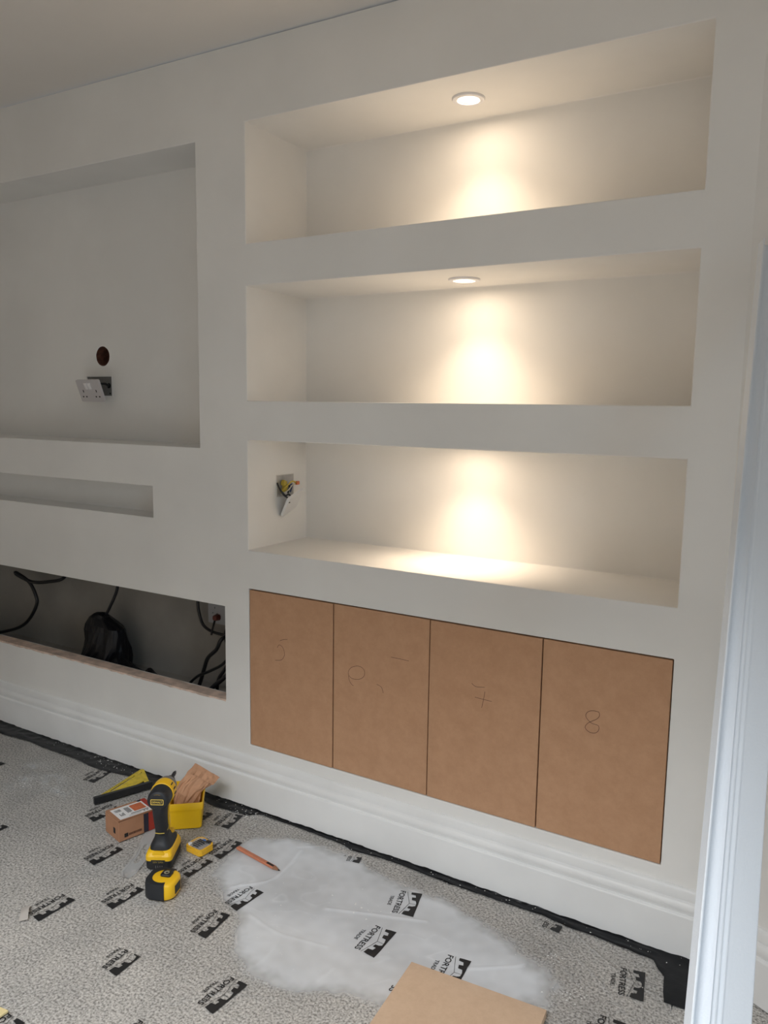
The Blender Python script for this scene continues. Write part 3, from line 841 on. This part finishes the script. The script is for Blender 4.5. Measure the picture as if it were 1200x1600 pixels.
# ------------------------------------------------------------------ loose MDF panel on the floor
bm = bmesh.new(); bx(bm, 0, .327, -.53, 0, .0048, .0228)
o = obj('mdf_panel', bm, MDFLIT, None, False, .0008, 1); o.location = (.838, -.4055, 0); o.rotation_euler = (0, 0, math.radians(4.0))
tag(o, 'loose brown MDF panel, coloured paler as lit, lying flat on the milky floor film', 'panel')

# ------------------------------------------------------------------ cardboard box
F0_ = Vector((-.1818, -.397, 0)); rz = math.atan2(.1062, .0289)          # long side direction
cb = thing('cardboard_box', 'small brown cardboard carton with a white and orange label, next to the yellow tub', 'box', (F0_.x, F0_.y, .0035), rz)
Lb, Wb, Hb = .128, .0908, .0665                                          # local x along the long side, local y to the far left
bm = bmesh.new(); bx(bm, 0, Lb, 0, Wb, 0, Hb - .003); obj('carton', bm, CARD, cb, False, .0012, 1)
bm = bmesh.new(); vv = bx(bm, -.001, Lb + .0005, -.0008, Wb - .004, Hb - .0026, Hb - .0008)
for p in vv:
    if p.co.x < 0: p.co.z += .0035
obj('lid_flap', bm, CARD, cb)
lt = lambda x, y: Hb - .0004 + .0035 * max(0, (1 - x / Lb))              # top of the lid
bm = bmesh.new(); pts = [(.008, .002), (.117, .002), (.117, .076), (.008, .076)]
bm.faces.new([bm.verts.new((x, y, lt(x, y) + .0004)) for x, y in pts]); obj('paper_label', bm, PAPER, cb)
bm = bmesh.new(); bm.faces.new([bm.verts.new((x, y, lt(x, y) + .0008)) for x, y in ((.066, .026), (.106, .026), (.106, .068), (.066, .068))]); obj('orange_print', bm, ORANGE, cb)
bm = bmesh.new(); dr = random.Random(3)
def prt(x0, x1, y0, y1): bm.faces.new([bm.verts.new((x, y, lt(x, y) + .0008)) for x, y in ((x0, y0), (x1, y0), (x1, y1), (x0, y1))])
for i in range(5): prt(.046 + .0032 * i, .0478 + .0032 * i, .026 + dr.uniform(0, .006), .064)       # printed lines
for i in range(9): prt(.016 + i * .0022, .0168 + i * .0022 + dr.uniform(0, .0006), .050, .066)
for i in range(4): prt(.020 + .004 * i, .0222 + .004 * i, .020, .020 + dr.uniform(.008, .022))
prt(.050, .108, .016, .0195); prt(.040, .080, .009, .0105); prt(.088, .094, .009, .013); prt(.098, .104, .009, .013)
obj('label_print', bm, INK, cb)
bm = bmesh.new()
bx(bm, .082, .098, -.0012, -.0006, .002, Hb - .004); bx(bm, .098, .118, -.0012, -.0006, .002, Hb - .004, 1)
bm2 = bm
bx(bm, .112, .1285, .000, Wb - .006, Hb + .0002, Hb + .0005, 1); bx(bm, .1005, .112, .074, Wb - .006, Hb + .0002, Hb + .0008, 0)
obj('colour_bands', bm, [CARDN, CARDD], cb)
bm = bmesh.new(); bx(bm, .018, .030, -.0010, -.0004, .010, .022); obj('printed_symbol', bm, INK, cb)
bm = bmesh.new(); bx(bm, -.0010, -.0004, .022, .034, .020, .038); obj('printed_symbol', bm, INK, cb)
me = join_meshes([place(text2d('PLATINUM', .046, .008, .01), lambda c: (c.x + .033, -.0008, c.y + .013)), place(text2d('SCREWS', .034, .005, .01), lambda c: (c.x + .033, -.0008, c.y + .006))])
# the lettering on the side is too small to read in the photograph: short unreadable strokes
bpy.data.meshes.remove(me)
bm = bmesh.new()
for i in range(9): bx(bm, .033 + i * .0048, .0368 + i * .0048 - dr.uniform(0, .001), -.0010, -.0004, .012, .019)
obj('printed_line', bm, BROWNINK, cb)

# ------------------------------------------------------------------ roofing square
sq = thing('rafter_square', 'yellow rafter square with a black fence lying by the black strip', 'tool', (-.4294, -.2851, .006), math.atan2(.186, .068) - .03)
bm = bmesh.new(); bx(bm, 0, .198, -.002, .012, 0, .023); obj('fence', bm, BLACKP, sq, False, .001)
me = fill2d([[(.004, .012), (.194, .012), (.216, .124), (.212, .130), (.204, .130)], [(.060, .032), (.172, .098), (.176, .094), (.068, .029)], [(.140, .020), (.180, .020), (.183, .042)],
             [(.190, .100), (.201, .100), (.203, .112)]], .003)
o = link('blade', me, YELS, sq); o.location = (0, 0, .012)
bm = bmesh.new()
for i in range(24):
    t = .06 + .9 * i / 24; p = Vector((.004 + .200 * t, .012 + .118 * t)); nrm = Vector((.51, -.86)); L_ = .010 if i % 4 == 0 else .006
    q = p + nrm * .002; r_ = q + nrm * L_; s_ = Vector((.86, .51)) * .0006
    bm.faces.new([bm.verts.new((w_.x, w_.y, .0152)) for w_ in (q - s_, q + s_, r_ + s_, r_ - s_)])
for i in range(10):
    x = .186; y = .018 + i * .0088
    bm.faces.new([bm.verts.new(p) for p in ((x, y, .0152), (x + .008, y, .0152), (x + .008, y + .0008, .0152), (x, y + .0008, .0152))])
obj('scale_print', bm, INK, sq)

# ------------------------------------------------------------------ yellow tub and paper bag
tb_rz = math.atan2(.645, .764)
tub = thing('plastic_tub', 'open yellow plastic tub holding a brown paper bag, behind the impact driver', 'tub', (-.1048, -.265, .0035), tb_rz)
bm = bmesh.new(); Wt, Dt, Ht = .100, .150, .087
def ring(o, z, r): return [(x + Wt / 2, y + Dt / 2, z) for x, y in rrect(Wt + 2 * o, Dt + 2 * o, r, 5)]
loft(bm, [ring(-.003, 0, .008), ring(-.0015, .004, .009), ring(.000, .062, .009), ring(.0040, .0635, .010), ring(.0045, Ht - .002, .010), ring(.0035, Ht, .010), ring(.0015, Ht, .009), ring(.0005, Ht - .002, .009), ring(-.003, .06, .008), ring(-.006, .004, .007)])
obj('tub_body', bm, YELP, tub, True)
pb = thing('paper_bag', 'crumpled brown paper bag sticking out of the yellow tub', 'bag', (-.1048, -.265, .0035), tb_rz)
bm = bmesh.new(); rings = []; n = 44
PATH = [(.036, .060, .008, .030, .045), (.040, .066, .035, .038, .046), (.047, .072, .062, .042, .042), (.056, .078, .082, .044, .036), (.067, .083, .098, .046, .028), (.078, .087, .110, .047, .021), (.090, .090, .122, .045, .014), (.102, .093, .134, .045, .007), (.112, .095, .144, .046, .0035), (.1135, .0955, .1455, .046, .0015)]
for k, (x, y, z, wx, wt) in enumerate(PATH):
    rg = []
    f_ = min(1, k / 5); a1 = Vector((1, .10, -.75 * f_)).normalized(); tdir = Vector((.62 * f_, .12, .8)).normalized()
    b1 = tdir.cross(a1).normalized()
    for i in range(n):
        a = 2 * PI * i / n; ca, sa = math.cos(a), math.sin(a)
        kx = 1 + .12 * noise.noise((ca * 2.5, sa * 2.5, k * .7)); kt = 1 + .45 * noise.noise((ca * 4, sa * 4, k * .9 + 7))
        p = Vector((x, y, z)) + a1 * wx * math.copysign(abs(ca) ** .8, ca) * kx + b1 * wt * sa * kt
        p += b1 * (.010 * f_ * (1 - k / 11) * noise.noise((i * .22, k * .6, 21)))
        if p.z < .092:
            p.x = min(max(p.x, .008), Wt - .008); p.y = min(max(p.y, .010), Dt - .012); p.z = max(p.z, .006)
        p += Vector((noise.noise(p * 70), noise.noise(p * 70 + Vector((9, 0, 0))), noise.noise(p * 70 + Vector((0, 9, 0))))) * .0022
        rg.append(tuple(p))
    rings.append(rg)
loft(bm, rings); obj('bag_body', bm, KRAFT, pb, False)
# the mouth folded back over the front
bm = bmesh.new(); P0, P1 = Vector(rings[-1][0]), Vector(rings[-1][n // 2]); cen = (P0 + P1) / 2
dn = Vector((-.62, -.25, -.62)).normalized(); gr = []
for i in range(15):
    t = i / 14; p = P1.lerp(P0, .02 + .96 * t); row = []
    for j in range(6):
        w_ = j / 5
        q = p + dn * (.030 * w_ * (1 + .15 * noise.noise((t * 4, 1, 0)))) + Vector((.12, -.95, .25)).normalized() * (.002 + .010 * math.sin(min(1, w_ * 1.4) * PI / 2) + .004 * noise.noise((t * 7, w_ * 3, 5)))
        row.append(bm.verts.new(q))
    gr.append(row)
for a, b in zip(gr, gr[1:]):
    for j in range(5): bm.faces.new((a[j], b[j], b[j + 1], a[j + 1]))
o = obj('folded_mouth', bm, KRAFT, pb); s_ = o.modifiers.new('s', 'SOLIDIFY'); s_.thickness = .0010

# ------------------------------------------------------------------ impact driver (local x: pointing direction, y: left, z: up)
drv = thing('impact_driver', 'black and yellow cordless impact driver standing on its battery', 'tool', (-.002, -.387, .0035), math.atan2(.866, -.5))
bm = bmesh.new(); loft(bm, [[(x, y, z) for x, y in rrect(w_, d_, r_, 4, cx)] for z, w_, d_, r_, cx in ((.0, .108, .068, .010, 0), (.003, .112, .074, .012, 0), (.026, .114, .075, .012, 0), (.030, .110, .072, .012, 0))])
obj('battery_pack', bm, BLACKP, drv, False, .001)
bm = bmesh.new(); loft(bm, [[(x, y, z) for x, y in rrect(w_, d_, r_, 4, cx)] for z, w_, d_, r_, cx in ((.027, .1145, .0765, .012, 0), (.040, .114, .076, .012, 0), (.049, .106, .070, .014, .002), (.053, .098, .062, .014, .004))])
sh = obj('battery_shell', bm, YEL, drv, False, .0008)
bm = bmesh.new(); prism(bm, [(-.016, .033), (.016, .033), (.018, .048), (.010, .054), (-.010, .054), (-.018, .048)], lambda p: (-.0545, p[0], p[1]), lambda p: (-.046, p[0], p[1])); 
bx(bm, -.0565, -.054, -.012, .012, .036, .043); obj('latch', bm, YEL, drv, False, .001)
bm = bmesh.new(); bx(bm, -.0585, -.0565, -.020, .020, .018, .031); obj('charge_display', bm, BLACKP, drv, False, .0005)
me = place(text2d('20V 5Ah', .030, .005, .01), lambda c: (-.0588, .015 - c.x, c.y + .023)); link('display_text', me, mat('dim_gold', (.30, .22, .05), .6), drv)
bm = bmesh.new()
for i in range(4): bx(bm, -.0578, -.0566, -.012 + i * .006, -.0105 + i * .006, .006, .014)
obj('grille', bm, mat('grille_grey', (.16, .16, .16), .5), drv)
# foot and handle
bm = bmesh.new()
def er(cx, cz, rx, ry, til=0., n=24, p=.75):
    out = []
    for i in range(n):
        a = 2 * PI * i / n; ca, sa = math.cos(a), math.sin(a)
        x = rx * math.copysign(abs(ca) ** p, ca); y = ry * math.copysign(abs(sa) ** p, sa)
        out.append((cx + x, y, cz + til * x))
    return out
loft(bm, [er(.004, .051, .050, .032, 0, 28, .5), er(.004, .060, .049, .031, 0, 28, .5), er(.000, .070, .040, .026, 0, 28, .6), er(-.004, .080, .030, .021, 0, 28, .75), er(-.007, .090, .026, .019, -.1, 28, .8)])
obj('foot', bm, RUBBER, drv, True)
bm = bmesh.new(); bx(bm, .014, .038, -.0235, -.006, .062, .0795); obj('foot_accent', bm, YEL, drv, False, .002)
bm = bmesh.new()
loft(bm, [er(-.006, .084, .0265, .0190, -.1, 28), er(-.011, .100, .0235, .0175, -.2, 28), er(-.017, .120, .0225, .0180, -.25, 28), er(-.022, .140, .0235, .0185, -.25, 28), er(-.025, .160, .0260, .0190, -.2, 28), er(-.023, .178, .0300, .0200, -.1, 28), er(-.018, .192, .0330, .0220, 0, 28)])
obj('handle', bm, RUBBER, drv, True)
for s in (-1, 1):
    bm = bmesh.new(); tube(bm, [(.012, s * .0150, .088), (.004, s * .0168, .104), (-.004, s * .0172, .130), (-.004, s * .0178, .150), (.004, s * .0180, .172), (.012, s * .0180, .190)], .0030, 8, 5); obj('yellow_piping', bm, YEL, drv, True)
    bm = bmesh.new(); tube(bm, [(-.026, s * .013, .101), (-.014, s * .0175, .102), (-.003, s * .0172, .106), (.004, s * .0165, .118)], .0013, 8, 5); obj('grip_seam', bm, mat('seam_yellow', (.55, .40, .06), .5), drv, True)
bm = bmesh.new(); tube(bm, [(-.0335, -.013, .100), (-.0348, 0, .0995), (-.0335, .013, .100)], .0013, 8, 5); obj('grip_seam', bm, mat('seam_yellow2', (.55, .40, .06), .5), drv, True)
bm = bmesh.new(); bx(bm, .004, .016, -.007, .007, .150, .174); obj('trigger', bm, BLACKP, drv, False, .003)
hz = .2045
bm = bmesh.new(); lathe(bm, [(.020, -.0520), (.0265, -.0505), (.0300, -.0460), (.0318, -.036), (.0322, -.018), (.0315, -.002)], 'x', 36, (0, 0, hz)); obj('motor_cover', bm, RUBBER, drv, True)
bm = bmesh.new(); lathe(bm, [(.0305, -.006), (.0335, -.004), (.0345, .004), (.0340, .022), (.0325, .032)], 'x', 36, (0, 0, hz)); obj('motor_body', bm, YEL, drv, True)
for a in range(4):
    t = -.5 + a * .42
    for s in (-1, 1):
        bm = bmesh.new(); y, z = s * .0343 * math.cos(t), hz + .0343 * math.sin(t); bx(bm, .004, .020, y - .0012, y + .0012, z - .002, z + .002)
        obj('vent', bm, BLACKP, drv)

bm = bmesh.new(); lathe(bm, [(.0312, .030), (.0305, .042), (.0270, .056), (.0215, .066), (.0180, .071)], 'x', 36, (0, 0, hz)); obj('gear_case', bm, GREYM, drv, True)
bm = bmesh.new(); lathe(bm, [(.0115, .069), (.0130, .073), (.0130, .088), (.0105, .092)], 'x', 24, (0, 0, hz)); obj('chuck', bm, BLACKP, drv, True)
bm = bmesh.new(); lathe(bm, [(.0048, .090), (.0048, .112), (.0058, .113), (.0058, .128), (.0040, .130), (.0034, .138), (.0012, .142)], 'x', 12, (0, 0, hz)); obj('bit', bm, STEEL, drv, True)
# rear plate with badge, yellow arcs
rp = .0526
fr = fill2d([rrect(.037, .0165, .0025, 3), rrect(.0335, .013, .0018, 3)], .0012)
place(fr, lambda c: (-rp + .0004 - c.z, -c.x, hz + c.y)); bdg = link('badge_frame', fr, mat('badge_gold', (.80, .58, .12), .45), drv)
me = place(text2d('DEWALT', .029, .0060, .02), lambda c: (-rp - .0004, .0145 - c.x, hz - .003 + c.y)); link('badge_text', me, mat('badge_text', (.80, .58, .12), .45), drv)
for s in (-1, 1):
    arc = [(.0125 * math.cos(t), .0125 * 0 + s * (.0150 + .0070 * math.sin(t))) for t in [PI * i / 12 for i in range(13)]]
    me = place(fill2d([arc], .001), lambda c: (-rp + .002 - c.z, -c.x, hz + c.y)); link('yellow_arc', me, YEL, drv)

# ------------------------------------------------------------------ screwdriver bit case
bc = thing('bit_case', 'small yellow bit case with a clear lid beside the driver', 'case', (.018, -.322, .0035), math.radians(-4))
octo = [(0.006, 0), (.060, 0), (.066, .008), (.066, .050), (.058, .058), (.012, .062), (0, .052), (0, .008)]
bm = bmesh.new(); prism(bm, octo, lambda p: (p[0], p[1], 0), lambda p: (p[0], p[1], .015)); obj('case_body', bm, YELB, bc, False, .0015)
inn = [(.033 + (x - .033) * .80, .031 + (y - .031) * .78) for x, y in octo]
me = fill2d([octo, inn], .004); o = link('case_rim', me, YELB, bc); o.location = (0, 0, .015)
me = fill2d([inn], .002); o = link('tray', me, mat('bit_tray', (.48, .25, .10), .5, noise_amt=.4, noise_scale=120), bc); o.location = (0, 0, .0152)
me = fill2d([[(.033 + (x - .033) * .86, .031 + (y - .031) * .84) for x, y in octo]], .0008); o = link('clear_lid', me, CLEARLID, bc); o.location = (0, 0, .0192)
for i in range(5):
    bm = bmesh.new(); lathe(bm, [(.0032, .014), (.0032, .040), (.0018, .046)], 'x', 8, (0, .014 + i * .008, .0185 - .001)); obj('screwdriver_bit', bm, STEEL, bc)
me = place(text2d('DEWALT', .036, .008, .015), lambda c: (c.x + .015, c.y + .034, .0203)); link('lid_text', me, INK, bc)
me = place(text2d('SCREW', .02, .005, .01), lambda c: (c.x + .024, c.y + .020, .0203)); bpy.data.meshes.remove(me)
bm = bmesh.new(); lathe(bm, [(.006, .0195), (.006, .0225), (.004, .023)], 'z', 16, (.010, .012, 0)); obj('silver_collar', bm, WHITEM, bc)
bm = bmesh.new(); lathe(bm, [(.004, .0195), (.004, .022), (.003, .0225)], 'z', 16, (.021, .008, 0)); obj('silver_collar', bm, GALV, bc)
bm = bmesh.new(); bx(bm, .026, .033, .048, .054, .019, .0215); obj('blue_tab', bm, mat('tab_blue', (.06, .20, .60), .5), bc)
bm = bmesh.new(); bx(bm, .040, .056, .046, .056, .019, .022); obj('black_tab', bm, BLACKP, bc)
bm = bmesh.new(); bx(bm, .026, .036, -.002, .001, .004, .014); obj('catch', bm, YELB, bc, False, .001)

# ------------------------------------------------------------------ tape measure (local x: camera-right face, y: away)
tm = thing('tape_measure', 'yellow and black tape measure lying in front of the impact driver', 'tool', (.1165, -.5020, .0035), math.radians(20))
Wm, Hm = .083, .0470
bm = bmesh.new()
loft(bm, [[(x, y, z) for x, y in rrect(Wm + 2 * o_, .078 + 2 * o_, .026, 8)] for z, o_ in ((.0, -.004), (.003, -.001), (.006, 0), (.040, 0), (.0445, -.002), (Hm, -.006))])
obj('tape_case', bm, YEL, tm, True)
# rubber grip: covers the left, the front and the rim, leaving a yellow disc on top
def grip_ring(o_, cut=.022):
    P_ = rrect(Wm + 2 * o_, .078 + 2 * o_, .027, 10); Q_ = []
    for a, b in zip(P_, P_[1:] + P_[:1]):
        m_ = max(1, int(math.hypot(b[0] - a[0], b[1] - a[1]) / .003))
        Q_ += [(a[0] + (b[0] - a[0]) * t / m_, a[1] + (b[1] - a[1]) * t / m_) for t in range(m_)]
    R_ = [p for p in Q_ if p[0] < cut]
    R_.sort(key=lambda p: math.atan2(p[1], p[0] - .02) % (2 * PI)); return R_
bm = bmesh.new()
og = grip_ring(.0018); n_ = len(og)
inner = []
for x, y in og:
    a = math.atan2(y, x + .004); inner.append((.002 + .0305 * math.cos(a), .0305 * math.sin(a)))
rows = []
for (x, y), (ix, iy) in zip(og, inner):
    rows.append([bm.verts.new(p) for p in ((x * .96, y * .96, .0002), (x, y, .003), (x * 1.012, y * 1.012, .012), (x, y, .024), (x * 1.012, y * 1.012, .036), (x * .985, y * .985, .0435), (x * .93 + ix * .07, y * .93 + iy * .07, .0470), (ix, iy, .0482), (ix, iy, .0455))])
for a, b in zip(rows, rows[1:]):
    for j in range(8): bm.faces.new((a[j], b[j], b[j + 1], a[j + 1]))
bmesh.ops.recalc_face_normals(bm, faces=bm.faces[:])
o = obj('rubber_grip', bm, RUBBER, tm, True); s_ = o.modifiers.new('s', 'SOLIDIFY'); s_.thickness = .0012; s_.offset = -1
bm = bmesh.new(); loft(bm, [[(x, y, z) for x, y in rrect(w_, d_, .006, 4, .006, .010)] for z, w_, d_ in ((.0465, .030, .026), (.0510, .030, .026), (.0530, .026, .022))])
cl = obj('belt_clip', bm, BLACKP, tm, False, .0006)
me = place(fill2d([circle2(.006, .010, .0075, 18), circle2(.007, .009, .004, 14)], .0006), lambda c: (c.x, c.y, c.z + .0531)); link('clip_emblem', me, mat('emblem_grey', (.35, .32, .22), .5), cl)
bm = bmesh.new(); bx(bm, .0408, .0425, -.016, .016, .010, .034); obj('tape_mouth', bm, BLACKP, tm, False, .0008)

# ------------------------------------------------------------------ carpenter's pencil
pc = thing('carpenter_pencil', 'flat red carpenter pencil lying on the milky film', 'pencil', (.1487, -.2333, .0095), math.atan2(-.0276, .1797))
octp = [(-.0072, -.002), (-.0050, -.0038), (.0050, -.0038), (.0072, -.002), (.0072, .002), (.0050, .0038), (-.0050, .0038), (-.0072, .002)]
bm = bmesh.new(); prism(bm, octp, lambda p: (0, p[0], p[1]), lambda p: (.158, p[0], p[1])); obj('shaft', bm, PENC, pc)
bm = bmesh.new(); bm2 = bmesh.new()
loft(bm, [[(.158, p, q) for p, q in octp], [(.170, p * .55, q * .7) for p, q in octp], [(.176, p * .28, q * .5) for p, q in octp]]); obj('sharpened_wood', bm, mat('pencil_wood', (.32, .15, .08), .7), pc)
bm2.free(); bm = bmesh.new(); loft(bm, [[(.1755, p * .28, q * .5) for p, q in octp], [(.1815, p * .15, q * .25) for p, q in octp]]); obj('lead', bm, INK, pc)
bm = bmesh.new(); bx(bm, .128, .157, -.0038, .0038, .0036, .0041); obj('dark_print', bm, INK, pc)

# ------------------------------------------------------------------ clear plastic scrap under the driver
def scrap():
    P = [(-.055, -.497), (-.030, -.520), (-.012, -.505), (-.016, -.470), (-.040, -.42), (-.065, -.37), (-.085, -.325), (-.115, -.300), (-.150, -.262), (-.172, -.275), (-.150, -.330), (-.110, -.385), (-.080, -.440)]
    c = Vector((-.075, -.41)); bm = bmesh.new(); rows = []
    Q = [tuple(p[:2]) for p in spline([(x, y, 0) for x, y in P + P[:1]], 4)][:-1]
    for s in (1., .93, .8, .6, .35):
        r_ = []
        for i, (x, y) in enumerate(Q):
            p = c + (Vector((x, y)) - c) * s
            lift = .007 * max(0, (s - .8) / .2) * (1 if p.x < -.015 and p.y < -.36 else .35) * (.6 + .5 * noise.noise((p.x * 30, p.y * 30, 0)))
            r_.append((p.x, p.y, film_h(p.x, p.y)[0] + .0012 + max(0, lift) + .0006 * noise.noise((p.x * 60, p.y * 60, 3))))
        rows.append(r_)
    loft(bm, rows, False); 
    return tag(obj('clear_plastic_scrap', bm, SCRAPF, None, True), 'curled scrap of clear plastic wrapping lying under the left side of the driver', 'scrap')
scrap()

# scrap of card at the lower left
bm = bmesh.new(); prism(bm, [(0, 0), (.030, .004), (.026, -.070), (-.03, -.07), (-.05, -.01)], lambda p: (p[0], p[1], 0), lambda p: (p[0], p[1], .006))
o = obj('card_scrap', bm, mat('cream_card', (.80, .66, .34), .6), None, False, .001); o.location = (.122, -.994, .0040)
tag(o, 'corner of a cream yellow card scrap at the lower left floor', 'card')
# torn flap of film
bm = bmesh.new()
g = [[(-.150 + .045 * i / 4 + .012 * j, -.748 - .040 * i / 4 + .018 * j, .0045 + (.010 if j == 1 else 0) * math.sin(i / 4 * PI)) for j in range(2)] for i in range(5)]
vg = [[bm.verts.new(p) for p in r] for r in g]
for a, b in zip(vg, vg[1:]): bm.faces.new((a[0], b[0], b[1], a[1]))
tag(obj('film_tear', bm, mat('torn_film', (.52, .48, .44), .5), None, True), 'small curled tear of film by the printed mark at the left', 'scrap')
